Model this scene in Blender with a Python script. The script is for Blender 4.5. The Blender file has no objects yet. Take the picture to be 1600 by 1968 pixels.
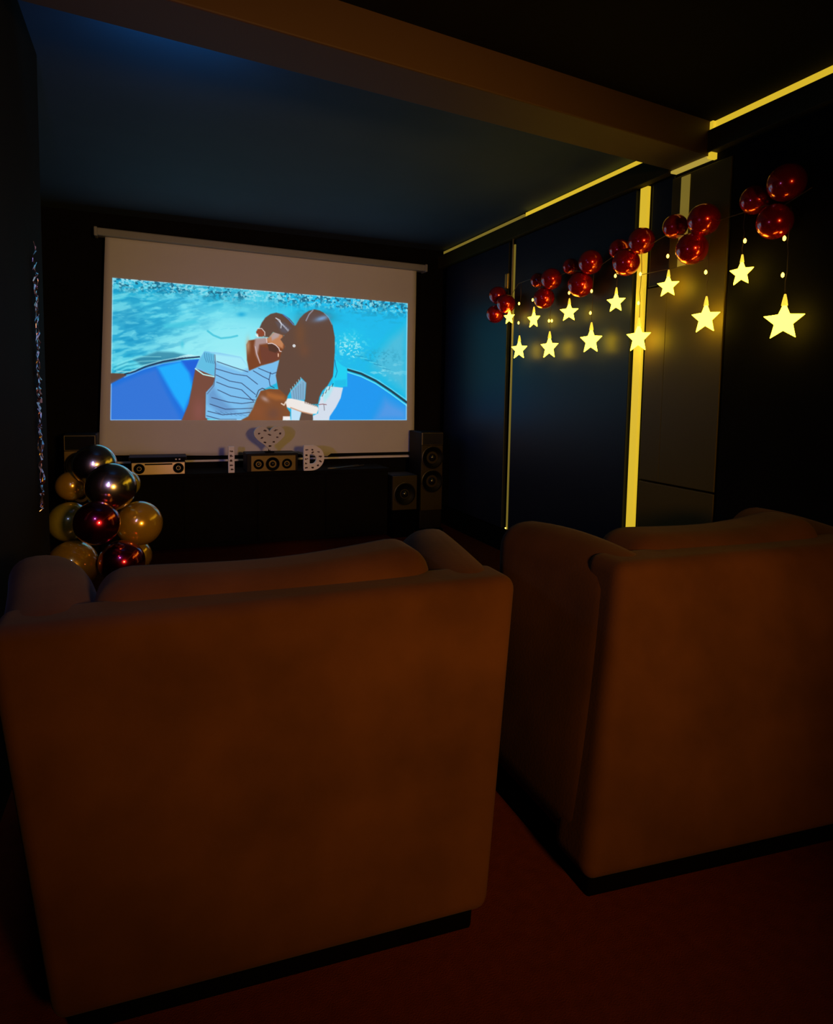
import bpy, bmesh, math, random
import numpy as np
from mathutils import Vector, Matrix
random.seed(7)
S = bpy.context.scene
COL = S.collection

# ------------------------------------------------------------------ camera
F_PX, YAW, PITCH, ROLL, PPY = 1225.76, math.radians(22.4866), math.radians(4.5033), math.radians(-1.04483), 851.56
EYE = np.array([0, 0, 1.25])
fw = np.array([math.sin(YAW)*math.cos(PITCH), math.cos(YAW)*math.cos(PITCH), -math.sin(PITCH)])
rt = np.array([math.cos(YAW), -math.sin(YAW), 0.0])
dn = np.cross(fw, rt)
RT = math.cos(ROLL)*rt + math.sin(ROLL)*dn
DN = -math.sin(ROLL)*rt + math.cos(ROLL)*dn
cd = bpy.data.cameras.new('camera')
cam = bpy.data.objects.new('camera', cd); COL.objects.link(cam)
cam.matrix_world = Matrix(((RT[0], -DN[0], -fw[0], EYE[0]), (RT[1], -DN[1], -fw[1], EYE[1]), (RT[2], -DN[2], -fw[2], EYE[2]), (0, 0, 0, 1)))
cd.sensor_fit = 'VERTICAL'; cd.sensor_height = 36; cd.lens = F_PX*36/1968
cd.shift_y = -(984-PPY)/1968
cd.clip_start = 0.02
S.camera = cam
S.view_settings.view_transform = 'Standard'; S.view_settings.look = 'None'
S.view_settings.gamma = 1; S.view_settings.use_curve_mapping = False
S.view_settings.exposure = 0.0

def at(x, y, ax, v):
    """where the sight line through photo point (x, y) meets the plane ax = v"""
    d = RT*(x-800)/F_PX + DN*(y-PPY)/F_PX + fw
    i = 'XYZ'.index(ax)
    p = EYE + d*(v-EYE[i])/d[i]
    return Vector(p)

# ------------------------------------------------------------------ world and lamps
w = bpy.data.worlds.new('night'); S.world = w; w.use_nodes = True
w.node_tree.nodes['Background'].inputs[0].default_value = (0.30, 0.22, 0.10, 1)
w.node_tree.nodes['Background'].inputs[1].default_value = 0.004

def lamp(name, kind, loc, col, e, size=0.1, aim=None, cone=None, blend=0.6):
    l = bpy.data.lights.new(name, kind); l.color = col; l.energy = e
    if kind == 'AREA': l.shape = 'DISK'; l.size = size
    else: l.shadow_soft_size = size
    if kind == 'SPOT': l.spot_size = math.radians(cone); l.spot_blend = blend
    o = bpy.data.objects.new(name, l); COL.objects.link(o); o.location = loc
    if aim is not None:
        o.rotation_euler = (Vector(aim)-Vector(loc)).to_track_quat('-Z', 'Y').to_euler()
    return o
# warm lamp behind the seats, at the back of the room
lamp('warm_back_lamp', 'SPOT', (0.98, -1.30, 1.50), (1.0, 0.52, 0.10), 265, 0.22, (0.72, 3.0, 1.02), 70, 1.0)
# cool lamp on the left wall beside the left armchair
lamp('cool_wall_lamp', 'POINT', (-0.34, 1.75, 1.50), (0.26, 0.34, 1.0), 6.0, 0.045)
lamp('cool_wall_spot', 'SPOT', (-0.33, 2.15, 1.12), (0.55, 0.36, 1.0), 27, 0.05, (1.15, 5.5, 1.20), 62, 1.0)
# added blue fill, unseen behind the beam, to tint the ceiling
lamp('ceiling_blue_fill', 'AREA', (0.1, 2.62, 2.44), (0.02, 0.36, 1.0), 1.2, 0.5, (0.1, 3.2, 2.75))

# ------------------------------------------------------------------ materials
def lin(c):
    c = c/255.0
    return c/12.92 if c <= 0.04045 else ((c+0.055)/1.055)**2.4
def L3(r, g, b): return (lin(r), lin(g), lin(b))
def mat(name, col, rough=0.6, metal=0.0, em=None, es=0.0, noise=0.0, nscale=8.0, bump=0.0, bscale=60.0, coat=0.0, sheen=0.0, spec=0.5, trans=0.0):
    m = bpy.data.materials.new(name); m.use_nodes = True
    nt = m.node_tree; b = nt.nodes['Principled BSDF']
    b.inputs['Base Color'].default_value = (*col, 1)
    b.inputs['Roughness'].default_value = rough
    b.inputs['Metallic'].default_value = metal
    b.inputs['Coat Weight'].default_value = coat
    b.inputs['Sheen Weight'].default_value = sheen
    b.inputs['Specular IOR Level'].default_value = spec
    b.inputs['Transmission Weight'].default_value = trans
    if em:
        b.inputs['Emission Color'].default_value = (*em, 1); b.inputs['Emission Strength'].default_value = es
    if 'balloon' in name: b.inputs['Coat IOR'].default_value = 2.0; b.inputs['Coat Roughness'].default_value = 0.05
    tc = nt.nodes.new('ShaderNodeTexCoord')
    if noise:
        n = nt.nodes.new('ShaderNodeTexNoise'); n.inputs['Scale'].default_value = nscale; n.inputs['Detail'].default_value = 5
        nt.links.new(tc.outputs['Object'], n.inputs['Vector'])
        r = nt.nodes.new('ShaderNodeValToRGB')
        r.color_ramp.elements[0].position = 0.3; r.color_ramp.elements[1].position = 0.7
        r.color_ramp.elements[0].color = (*[c*(1-noise) for c in col], 1)
        r.color_ramp.elements[1].color = (*[min(1, c*(1+noise)) for c in col], 1)
        nt.links.new(n.outputs['Fac'], r.inputs['Fac']); nt.links.new(r.outputs['Color'], b.inputs['Base Color'])
    if bump:
        n = nt.nodes.new('ShaderNodeTexNoise'); n.inputs['Scale'].default_value = bscale; n.inputs['Detail'].default_value = 3
        nt.links.new(tc.outputs['Object'], n.inputs['Vector'])
        bp = nt.nodes.new('ShaderNodeBump'); bp.inputs['Strength'].default_value = bump; bp.inputs['Distance'].default_value = 0.01
        nt.links.new(n.outputs['Fac'], bp.inputs['Height']); nt.links.new(bp.outputs['Normal'], b.inputs['Normal'])
    return m
M = dict(
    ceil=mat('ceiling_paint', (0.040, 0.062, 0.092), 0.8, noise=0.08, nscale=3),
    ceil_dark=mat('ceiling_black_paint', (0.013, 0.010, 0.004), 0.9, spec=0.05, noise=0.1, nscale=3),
    beam=mat('beam_paint', (0.085, 0.036, 0.007), 0.7, noise=0.06, nscale=2),
    wall=mat('dark_wall_paint', (0.006, 0.005, 0.004), 0.9, noise=0.15, nscale=5, spec=0.1),
    wall_left=mat('left_wall_paint', (0.009, 0.007, 0.004), 0.9, noise=0.12, nscale=4, spec=0.08),
    carpet=mat('maroon_carpet', (0.095, 0.018, 0.004), 0.95, noise=0.12, nscale=30, bump=0.3, bscale=300, spec=0.0),
    panel=mat('dark_glossy_panel', (0.012, 0.015, 0.030), 0.42, noise=0.06, nscale=2, spec=0.35),
    panel_lit=mat('yellow_lit_panel', (0.12, 0.085, 0.003), 0.5, noise=0.06, nscale=2, spec=0.35),  # yellow glow of the strip and stars is mixed into this colour
    trim=mat('header_board', (0.06, 0.046, 0.010), 0.7, noise=0.1, nscale=5, spec=0.1),
    skirting=mat('black_skirting', (0.003, 0.003, 0.003), 0.8, spec=0.1, noise=0.1),
    led=mat('yellow_light_strip', (0.5, 0.4, 0.1), 0.5, em=(0.66, 0.45, 0.022), es=1.0),
    led_soft=mat('yellow_light_strip_soft', (0.5, 0.4, 0.1), 0.5, em=(0.50, 0.36, 0.05), es=0.8),
    led_dim=mat('dim_light_strip', (0.4, 0.32, 0.1), 0.5, em=(0.16, 0.115, 0.014), es=1.0),
    gold_trim=mat('brass_trim', (0.65, 0.48, 0.16), 0.35, 0.9, noise=0.1),
    suede=mat('brown_suede', (0.070, 0.023, 0.007), 0.9, noise=0.26, nscale=4, bump=0.06, bscale=120, sheen=0.03, spec=0.08),
    plinth=mat('black_plinth', (0.002, 0.0015, 0.001), 0.9, spec=0.0, noise=0.1),
    screen=mat('white_screen_fabric', (0.80, 0.78, 0.76), 0.9, noise=0.02, nscale=3, spec=0.1),
    case=mat('grey_screen_case', (0.34, 0.34, 0.32), 0.5, noise=0.04, spec=0.3),
    black=mat('matt_black', (0.003, 0.0025, 0.0025), 0.8, spec=0.1, noise=0.1),
    cab=mat('speaker_cabinet', (0.006, 0.004, 0.004), 0.6, spec=0.2, noise=0.1),
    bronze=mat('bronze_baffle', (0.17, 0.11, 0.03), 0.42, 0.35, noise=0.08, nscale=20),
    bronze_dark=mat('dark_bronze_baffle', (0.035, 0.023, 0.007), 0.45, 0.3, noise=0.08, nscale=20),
    cone=mat('speaker_cone', (0.0025, 0.0025, 0.003), 0.5, noise=0.1, spec=0.12),
    dome=mat('glossy_dust_cap', (0.012, 0.012, 0.014), 0.12, noise=0.1, coat=1.0),
    ring=mat('steel_ring', (0.16, 0.13, 0.08), 0.4, 0.8, noise=0.05),
    console=mat('console_veneer', (0.005, 0.004, 0.0025), 0.9, spec=0.08, noise=0.15, nscale=6),
    silver=mat('champagne_metal', (0.60, 0.46, 0.28), 0.35, 0.6, noise=0.05),
    letter=mat('white_board', (0.92, 0.88, 0.86), 0.6, noise=0.03),
    heart=mat('cream_board', (0.72, 0.70, 0.66), 0.6, noise=0.04),
    ink=mat('brown_print', (0.12, 0.07, 0.08), 0.7, noise=0.3, nscale=60),
    wire=mat('clear_brown_wire', (0.12, 0.07, 0.03), 0.35, 0.3, noise=0.1),
    cap=mat('clear_plastic_cap', (0.8, 0.6, 0.15), 0.3, em=(1.0, 0.62, 0.05), es=1.2),
    star=mat('lit_star_shell', (0.8, 0.6, 0.1), 0.4, em=(1.0, 0.65, 0.025), es=12.0),
    bulb=mat('lit_bulb', (0.9, 0.7, 0.2), 0.3, em=(1.0, 0.62, 0.07), es=6.0),
    red=mat('red_chrome_balloon', (0.80, 0.008, 0.012), 0.25, 0.65, noise=0.06, nscale=4, coat=0.9),
    silverb=mat('silver_chrome_balloon', (0.60, 0.50, 0.38), 0.23, 1.0, noise=0.06, nscale=6, coat=0.8),
    goldb=mat('gold_balloon', (0.55, 0.31, 0.02), 0.24, 0.5, noise=0.06, nscale=6, coat=0.8),
    yellowb=mat('yellow_balloon', (0.36, 0.29, 0.02), 0.26, 0.25, noise=0.06, nscale=6, coat=0.8),
    purple=mat('burgundy_chrome_balloon', (0.50, 0.015, 0.07), 0.22, 1.0, noise=0.06, nscale=6, coat=0.9),
    foil=mat('pink_foil', (0.85, 0.50, 0.62), 0.22, 1.0, noise=0.25, nscale=30),
    steel=mat('steel_pole', (0.3, 0.3, 0.3), 0.4, 0.8, noise=0.1),
)

# ------------------------------------------------------------------ builders
def tag(o, label=None, cat=None, group=None, kind=None):
    if label: o['label'] = label
    if cat: o['category'] = cat
    if group: o['group'] = group
    if kind: o['kind'] = kind
    return o
def empty(name, loc, rz=0.0):
    o = bpy.data.objects.new(name, None); COL.objects.link(o)
    o.location = loc; o.rotation_euler = (0, 0, rz); o.empty_display_size = 0.05
    return o
def link(name, me, m, parent=None, smooth=False):
    me.materials.append(m)
    if smooth:
        for p in me.polygons: p.use_smooth = True
    o = bpy.data.objects.new(name, me); COL.objects.link(o)
    if parent is not None: o.parent = parent
    return o
def from_bm(name, bm, m, parent=None, smooth=False, bevel=0.0, seg=2):
    bmesh.ops.recalc_face_normals(bm, faces=bm.faces)
    me = bpy.data.meshes.new(name); bm.to_mesh(me); bm.free()
    o = link(name, me, m, parent, smooth)
    if bevel:
        b = o.modifiers.new('bevel', 'BEVEL'); b.width = bevel; b.segments = seg; b.limit_method = 'ANGLE'
    return o
def add_hex(bm, c):
    """c: 8 corners, bottom ring then top ring"""
    v = [bm.verts.new(p) for p in c]
    for f in ((3, 2, 1, 0), (4, 5, 6, 7), (0, 1, 5, 4), (1, 2, 6, 5), (2, 3, 7, 6), (3, 0, 4, 7)):
        bm.faces.new([v[i] for i in f])
def add_box(bm, a, b):
    x0, y0, z0 = a; x1, y1, z1 = b
    add_hex(bm, [(x0, y0, z0), (x1, y0, z0), (x1, y1, z0), (x0, y1, z0), (x0, y0, z1), (x1, y0, z1), (x1, y1, z1), (x0, y1, z1)])
def box(name, a, b, m, parent=None, bevel=0.0):
    bm = bmesh.new(); add_box(bm, a, b)
    return from_bm(name, bm, m, parent, bevel=bevel)
def lathe(bm, prof, axis_loc, axis='Z', n=40):
    """prof: (radius, height) pairs; revolved about an axis through axis_loc"""
    rings = []
    def P(r, h, a):
        c, s = r*math.cos(a), r*math.sin(a)
        if axis == 'Z': q = (c, s, h)
        elif axis == '-Y': q = (c, -h, s)
        else: q = (-h, c, s)          # '-X'
        return Vector(axis_loc)+Vector(q)
    for r, h in prof:
        if r < 1e-6: rings.append([bm.verts.new(P(0, h, 0))])
        else: rings.append([bm.verts.new(P(r, h, 2*math.pi*i/n)) for i in range(n)])
    for A, B in zip(rings, rings[1:]):
        for i in range(n):
            j = (i+1) % n
            if len(A) == 1 and len(B) == 1: continue
            if len(A) == 1: bm.faces.new((A[0], B[i], B[j]))
            elif len(B) == 1: bm.faces.new((A[i], A[j], B[0]))
            else: bm.faces.new((A[i], A[j], B[j], B[i]))
def tube(bm, pts, r, n=6):
    pts = [Vector(p) for p in pts]; rings = []
    for i, p in enumerate(pts):
        d = (pts[min(i+1, len(pts)-1)]-pts[max(i-1, 0)]).normalized()
        u = d.orthogonal().normalized(); v = d.cross(u)
        if rings:
            u = (pu - d*pu.dot(d)).normalized(); v = d.cross(u)
        pu = u
        rings.append([bm.verts.new(p+u*r*math.cos(2*math.pi*k/n)+v*r*math.sin(2*math.pi*k/n)) for k in range(n)])
    for A, B in zip(rings, rings[1:]):
        for k in range(n): bm.faces.new((A[k], A[(k+1) % n], B[(k+1) % n], B[k]))
    bm.faces.new(rings[0][::-1]); bm.faces.new(rings[-1])
def prism(bm, outline, y0, y1, hole=None):
    """outline in (x, z), extruded along Y"""
    def ring(o, y): return [bm.verts.new((x, y, z)) for x, z in o]
    A, B = ring(outline, y0), ring(outline, y1); n = len(outline)
    for i in range(n): bm.faces.new((A[i], A[(i+1) % n], B[(i+1) % n], B[i]))
    if hole is None:
        bm.faces.new(A); bm.faces.new(B[::-1])
    else:
        C, D = ring(hole, y0), ring(hole, y1)
        for i in range(n):
            bm.faces.new((C[i], C[(i+1) % n], D[(i+1) % n], D[i]))
            bm.faces.new((A[i], A[(i+1) % n], C[(i+1) % n], C[i]))
            bm.faces.new((B[i], B[(i+1) % n], D[(i+1) % n], D[i]))
def steps(h, r, k=5, mid=8):
    a = [-h + r*(1-math.cos(math.pi/2*i/k)) for i in range(k)]
    m = [-(h-r) + 2*(h-r)*i/mid for i in range(mid+1)]
    return a + m + [-x for x in reversed(a)]
def soft(name, lo, hi, r, m, parent, fn, mid=8, bulge=(0, 0, 0)):
    """a rounded, slightly puffed upholstered block in local coordinates, bent by fn"""
    lo, hi = np.array(lo, float), np.array(hi, float); h = (hi-lo)/2; c = (hi+lo)/2
    rr = min(r, *(h*0.98)); ax = [steps(h[i], rr, 5, mid) for i in range(3)]
    bm = bmesh.new(); cache = {}
    def V(p):
        key = tuple(round(float(t), 6) for t in p)
        if key in cache: return cache[key]
        q = np.array(p, float); inner = np.clip(q, -(h-rr), h-rr); d = q-inner; L = np.linalg.norm(d)
        if L > 1e-9 and np.count_nonzero(np.abs(d) > 1e-9) > 1:
            q = inner + d/L*rr
        u = q/h
        q2 = q.copy()
        for k in range(3):
            o1, o2 = [j for j in range(3) if j != k]
            q2[k] += bulge[k]*u[k]*(1-u[o1]**2)*(1-u[o2]**2)
        cache[key] = bm.verts.new(fn(q2+c)); return cache[key]
    for k in range(3):
        o1, o2 = [j for j in range(3) if j != k]
        for s in (-1, 1):
            for i in range(len(ax[o1])-1):
                for j in range(len(ax[o2])-1):
                    f = []
                    for a, b in ((i, j), (i+1, j), (i+1, j+1), (i, j+1)):
                        p = [0, 0, 0]; p[k] = s*h[k]; p[o1] = ax[o1][a]; p[o2] = ax[o2][b]; f.append(V(p))
                    try: bm.faces.new(f)
                    except ValueError: pass
    return from_bm(name, bm, m, parent, smooth=True)

# ------------------------------------------------------------------ room shell
WX, FY, CZ = 2.58, 5.65, 2.60
def struct(o): o['kind'] = 'structure'; return o
struct(box('floor', (-1.3, -2.2, -0.1), (3.0, 5.9, 0), M['carpet']))
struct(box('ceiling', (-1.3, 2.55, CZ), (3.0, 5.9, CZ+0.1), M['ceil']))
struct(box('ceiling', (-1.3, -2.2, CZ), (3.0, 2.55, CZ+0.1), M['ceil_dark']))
struct(box('wall_right', (WX, -2.2, 0), (WX+0.12, 5.9, CZ), M['wall']))
struct(box('wall_far', (-1.3, FY, 0), (WX, FY+0.12, CZ), M['wall']))
struct(box('wall_back', (-1.3, -2.3, 0), (WX, -2.2, CZ), M['wall']))
# left side: a deep pier near the viewer, then the wall set back
struct(box('wall_left', (-0.62, -2.2, 0), (-0.42, 3.12, CZ), M['wall_left']))
struct(box('wall_left_far', (-0.90, 3.0, 0), (-0.78, FY, CZ), M['wall_left']))
struct(box('trim_5', (-0.78, 3.62, 0), (-0.66, 3.74, CZ), M['trim']))
# ceiling beam across the room, running very slightly askew
bm = bmesh.new()
b0, b1 = 2.44, CZ+0.02
add_hex(bm, [(-0.78, 2.12, b0), (WX, 2.455, b0), (WX, 2.70, b0), (-0.78, 2.36, b0), (-0.78, 2.12, b1), (WX, 2.455, b1), (WX, 2.70, b1), (-0.78, 2.36, b1)])
struct(from_bm('beam', bm, M['beam'], bevel=0.006))
# header board under the ceiling along the right wall and the light strip above it
HX = WX-0.055
struct(box('trim_1', (HX, -2.2, 2.45), (WX, 2.455, 2.555), M['trim'], bevel=0.004))
struct(box('trim_2', (HX, 2.70, 2.43), (WX, FY, 2.545), M['trim'], bevel=0.004))
def led(name, pts_boxes, m, label, group=None):
    bm = bmesh.new()
    for a, b in pts_boxes: add_box(bm, a, b)
    o = from_bm(name, bm, m, bevel=0.003)
    tag(o, label, 'light strip', group); return o
led('light_strip', [((WX-0.03, -2.1, 2.557), (WX-0.004, 2.45, 2.598))], M['led'], 'bright yellow light strip along the ceiling in front of the beam')
led('light_strip', [((WX-0.045, 2.432, 2.42), (WX-0.004, 2.452, 2.598))], M['led'], 'short vertical yellow light strip on the near face of the beam end')
led('light_strip', [((WX-0.045, 2.458, 2.424), (WX-0.004, 2.698, 2.438))], M['led_soft'], 'short yellow light strip under the beam end')
led('light_strip', [((WX-0.028, 2.72, 2.547), (WX-0.004, 4.15, 2.585))], M['led'], 'yellow light strip along the ceiling beyond the beam')
led('light_strip', [((WX-0.022, 4.18, 2.56), (WX-0.004, FY-0.05, 2.585))], M['led_dim'], 'faint far end of the ceiling light strip near the screen corner')
# skirting and wall panels
struct(box('baseboard_right', (WX-0.02, -2.2, 0), (WX, FY, 0.185), M['skirting'], bevel=0.003))
def wpanel(name, y0, y1, z0, z1, t, m, label):
    o = box(name, (WX-t, y0, z0), (WX, y1, z1), m, bevel=0.004)
    tag(o, label, 'wall panel'); return o
wpanel('wall_panel', 4.37, 5.50, 0.19, 2.42, 0.030, M['panel'], 'dark blue wall panel nearest the screen, left of the thin vertical lit line')
wpanel('wall_panel', 2.97, 4.27, 0.19, 2.42, 0.030, M['panel'], 'wide dark blue wall panel between the two vertical lit lines')
wpanel('wall_panel', 2.70, 2.86, 1.86, 2.42, 0.012, M['panel'], 'small dark upper panel just right of the bright vertical strip')
p3 = empty('wall_panel', (WX, 2.58, 0))
tag(p3, 'wall panel with yellow glow in its colour and a horizontal seam under the beam end', 'wall panel')
def inpar(o, par): o.parent = par; o.matrix_parent_inverse = Matrix.Translation(-Vector(par.location)); return o
inpar(box('upper_board', (WX-0.026, 2.325, 0.785), (WX, 2.70, 2.40), M['panel_lit'], bevel=0.003), p3)
inpar(box('upper_board', (WX-0.026, 2.70, 0.785), (WX, 2.85, 1.85), M['panel_lit'], bevel=0.003), p3)
inpar(box('lower_board', (WX-0.026, 2.325, 0.19), (WX, 2.85, 0.775), M['panel_lit'], bevel=0.003), p3)
wpanel('wall_panel', 0.9, 2.305, 0.19, 2.42, 0.030, M['wall'], 'black wall panel behind the nearest stars at the right edge')
# vertical lit lines
led('light_strip', [((WX-0.024, 2.885, 0.19), (WX-0.002, 2.945, 2.42))], M['led'], 'bright wide vertical yellow light strip between two wall panels')
led('light_strip', [((WX-0.030, 2.575, 1.93), (WX-0.0265, 2.635, 2.39))], M['led_dim'], 'short dim vertical strip of light near the beam, above the red balloons')
t = empty('light_strip', (WX-0.02, 4.31, 0.19))
tag(t, 'thin vertical golden light line between the two dark blue panels', 'light strip')
bm = bmesh.new(); add_box(bm, (0, -0.008, 0), (0.018, 0.004, 2.20)); from_bm('channel', bm, M['led_dim'], t, bevel=0.002)
bm = bmesh.new(); tube(bm, [(-0.008, 0.005, z) for z in np.linspace(1.65, 2.25, 8)], 0.006); from_bm('upper_pipe', bm, M['silver'], t, smooth=True)
bm = bmesh.new(); lathe(bm, [(0, -0.006), (0.008, 0), (0, 0.006)], (-0.004, 0, 0.01), n=10); from_bm('end_lamp', bm, M['bulb'], t, smooth=True)

# ------------------------------------------------------------------ projection screen
SY = 5.52
scr = empty('projection_screen', (0.95, SY, 0.65))
tag(scr, 'wide white pull-down projection screen showing a film still on the far wall', 'projection screen')
def sloc(x, z, y=0.0): return (x-0.95, y, z-0.65)
bm = bmesh.new()
ctl, ctr = (-0.375, 2.452), (2.325, 2.420)
for (za, zb) in ((-0.058, 0.0),):
    add_hex(bm, [sloc(ctl[0], ctl[1]+za, -0.05), sloc(ctr[0], ctr[1]+za, -0.05), sloc(ctr[0], ctr[1]+za, 0.05), sloc(ctl[0], ctl[1]+za, 0.05),
                 sloc(ctl[0], ctl[1]+zb, -0.05), sloc(ctr[0], ctr[1]+zb, -0.05), sloc(ctr[0], ctr[1]+zb, 0.05), sloc(ctl[0], ctl[1]+zb, 0.05)])
from_bm('case', bm, M['case'], scr, bevel=0.012, seg=3)
for (x, z) in ((ctl[0]-0.006, ctl[1]), (ctr[0]+0.006, ctr[1])):
    bm = bmesh.new(); x0, _, z0 = sloc(x, z); add_box(bm, (x0-0.012, -0.055, z0-0.064), (x0+0.012, 0.055, z0+0.004)); from_bm('end_cap', bm, M['case'], scr, bevel=0.006)
# fabric sheet: outline from the photo, hanging with a faint wave
def quad(u, v, q):
    (ax, az), (bx, bz), (cx_, cz_), (dx, dz) = q       # tl tr br bl
    return ((ax*(1-u)+bx*u)*(1-v)+(dx*(1-u)+cx_*u)*v, (az*(1-u)+bz*u)*(1-v)+(dz*(1-u)+cz_*u)*v)
def pt(x, y): p = at(x, y, 'Y', SY-0.003); return (p.x, p.z)
fab = [pt(202, 452), pt(800, 515), pt(795, 877), pt(190, 875)]
def wave(x, z): return 0.004*math.sin(x*3.1+0.6)*(2.4-z) + 0.003*math.sin(z*5)
bm = bmesh.new(); nu, nv = 60, 36; G = []
for j in range(nv+1):
    row = []
    for i in range(nu+1):
        x, z = quad(i/nu, j/nv, fab); row.append(bm.verts.new(sloc(x, z, wave(x, z))))
    G.append(row)
for j in range(nv):
    for i in range(nu): bm.faces.new((G[j][i], G[j][i+1], G[j+1][i+1], G[j+1][i]))
fo = from_bm('fabric', bm, M['screen'], scr, smooth=True)
so = fo.modifiers.new('thick', 'SOLIDIFY'); so.thickness = 0.0015; so.offset = 0
bm = bmesh.new(); add_box(bm, sloc(-0.40, 0.672, -0.008), sloc(2.27, 0.699, 0.010)); from_bm('black_border', bm, M['black'], scr)
bm = bmesh.new(); add_box(bm, sloc(-0.40, 0.650, -0.016), sloc(2.27, 0.667, 0.010)); from_bm('weight_bar', bm, M['letter'], scr, bevel=0.004)

# ---- the projected film still: painted per vertex on a fine sheet just on the fabric
NU, NV = 600, 290
U, V = np.meshgrid(np.linspace(0, 1, NU+1), np.linspace(0, 1, NV+1))
Q = [(216, 534), (783, 583), (781.5, 807.5), (212, 807.5)]
PXx = (Q[0][0]*(1-U)+Q[1][0]*U)*(1-V)+(Q[3][0]*(1-U)+Q[2][0]*U)*V
PXy = (Q[0][1]*(1-U)+Q[1][1]*U)*(1-V)+(Q[3][1]*(1-U)+Q[2][1]*U)*V
rng = np.random.RandomState(3)
def vnoise(x, y, seed):
    t = np.random.RandomState(seed).rand(64, 64)
    xi, yi = np.floor(x).astype(int), np.floor(y).astype(int); fx, fy = x-xi, y-yi
    fx = fx*fx*(3-2*fx); fy = fy*fy*(3-2*fy)
    g = lambda a, b: t[a % 64, b % 64]
    return (g(xi, yi)*(1-fx)+g(xi+1, yi)*fx)*(1-fy)+(g(xi, yi+1)*(1-fx)+g(xi+1, yi+1)*fx)*fy
def fbm(sx, sy, seed, oc=4, rot=0.0):
    x = PXx*math.cos(rot)+PXy*math.sin(rot); y = -PXx*math.sin(rot)+PXy*math.cos(rot)
    s = 0; a = 0.5
    for k in range(oc): s = s + a*vnoise(x/sx*2**k+7*k, y/sy*2**k+3*k, seed+k); a *= 0.5
    return s/(1-0.5**oc)
IMG = np.zeros(PXx.shape+(3,))
def C(r, g, b): return np.array([r, g, b], float)
def sm(a, b, x): t = np.clip((x-a)/(b-a), 0, 1); return t*t*(3-2*t)
def mixin(col, w): 
    global IMG
    w = np.clip(w, 0, 1)[..., None]; IMG = IMG*(1-w)+col*w
def inpoly(pts):
    ins = np.zeros(PXx.shape, bool); n = len(pts)
    for i in range(n):
        x1, y1 = pts[i]; x2, y2 = pts[(i+1) % n]
        if y1 == y2: continue
        c = ((y1 > PXy) != (y2 > PXy)) & (PXx < (x2-x1)*(PXy-y1)/(y2-y1)+x1)
        ins ^= c
    return ins
def segdist(a, b):
    a, b = np.array(a, float), np.array(b, float); d = b-a
    t = np.clip(((PXx-a[0])*d[0]+(PXy-a[1])*d[1])/(d@d+1e-9), 0, 1)
    return np.hypot(PXx-a[0]-t*d[0], PXy-a[1]-t*d[1])
def polyline(pts, wd, col, al=1.0):
    dd = np.minimum.reduce([segdist(p, q) for p, q in zip(pts, pts[1:])])
    mixin(col, al*np.clip(wd/2+0.6-dd, 0, 1))
def poly(pts, col, soft_=1.0, al=1.0):
    ins = inpoly(pts); dd = np.minimum.reduce([segdist(pts[i], pts[(i+1) % len(pts)]) for i in range(len(pts))])
    sd = np.where(ins, dd, -dd)
    wgt = al*np.clip(sd/soft_+0.5, 0, 1); mixin(col, wgt); return wgt
def blob(x, y, rx, ry, col, al=1.0, rot=0.0):
    dx, dy = PXx-x, PXy-y; u = (dx*math.cos(rot)+dy*math.sin(rot))/rx; v = (-dx*math.sin(rot)+dy*math.cos(rot))/ry
    mixin(col, al*np.exp(-(u*u+v*v)))
ROOM_WASH = C(96, 71, 60)  # screen tone under room light, painted in where the film is dark
n1 = fbm(60, 22, 11); n2 = fbm(12, 5, 23); n3 = fbm(5, 4, 31, 3); n4 = fbm(26, 7, 51, 4, -0.25)
# water
IMG[:] = C(62, 196, 224)
mixin(C(20, 160, 205), sm(0.42, 0.62, n1)*0.6)
mixin(C(0, 186, 236), sm(470, 560, PXx)*0.92)
blob(430, 640, 120, 52, C(145, 234, 246), 0.95)
blob(330, 665, 62, 22, C(150, 236, 245), 0.95)
blob(420, 690, 70, 30, C(165, 240, 248), 0.95)
blob(340, 580, 60, 22, C(105, 212, 240), 0.6)
blob(250, 640, 55, 38, C(24, 150, 200), 0.75)
blob(235, 600, 30, 30, C(70, 165, 200), 0.5)
blob(275, 560, 50, 16, C(20, 165, 205), 0.6)
blob(395, 572, 22, 14, C(10, 165, 205), 0.6)
mixin(C(140, 236, 245), sm(0.48, 0.66, n4)*0.5*sm(470, 380, PXx))
mixin(C(15, 140, 190), sm(0.48, 0.3, n4)*0.45*sm(430, 300, PXx))
mixin(C(140, 235, 245), sm(0.56, 0.72, n2)*0.35*sm(520, 430, PXx))
blob(405, 662, 78, 30, C(150, 236, 245), 0.75); blob(425, 695, 60, 22, C(160, 238, 246), 0.8)
# rock/foam speckle along the top edge and behind her shoulder
top = PXy-(534+(PXx-214)*0.0862)
mixin(C(20, 95, 125), sm(0.48, 0.58, n3)*sm(32, 8, top)*sm(0.3, 0.5, fbm(40, 60, 71))*0.9)
mixin(C(150, 225, 240), sm(0.54, 0.64, fbm(4, 3, 41, 3))*sm(36, 8, top)*0.85)
mixin(C(15, 140, 180), sm(0.5, 0.62, n2)*sm(60, 15, top)*sm(0.4, 0.6, fbm(50, 50, 77))*0.5)
blob(655, 655, 26, 18, C(90, 215, 235), 0.5)
mixin(C(170, 240, 248), sm(0.58, 0.68, n3)*np.exp(-(((PXx-655)/34)**2+((PXy-665)/24)**2))*0.9)
poly([(783, 620), (745, 645), (715, 675), (700, 705), (730, 725), (783, 760)], C(105, 190, 215), 30, 0.7)
mixin(C(40, 150, 185), sm(0.50, 0.62, n3)*np.exp(-(((PXx-725)/40)**2+((PXy-685)/14)**2))*0.7)
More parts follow.
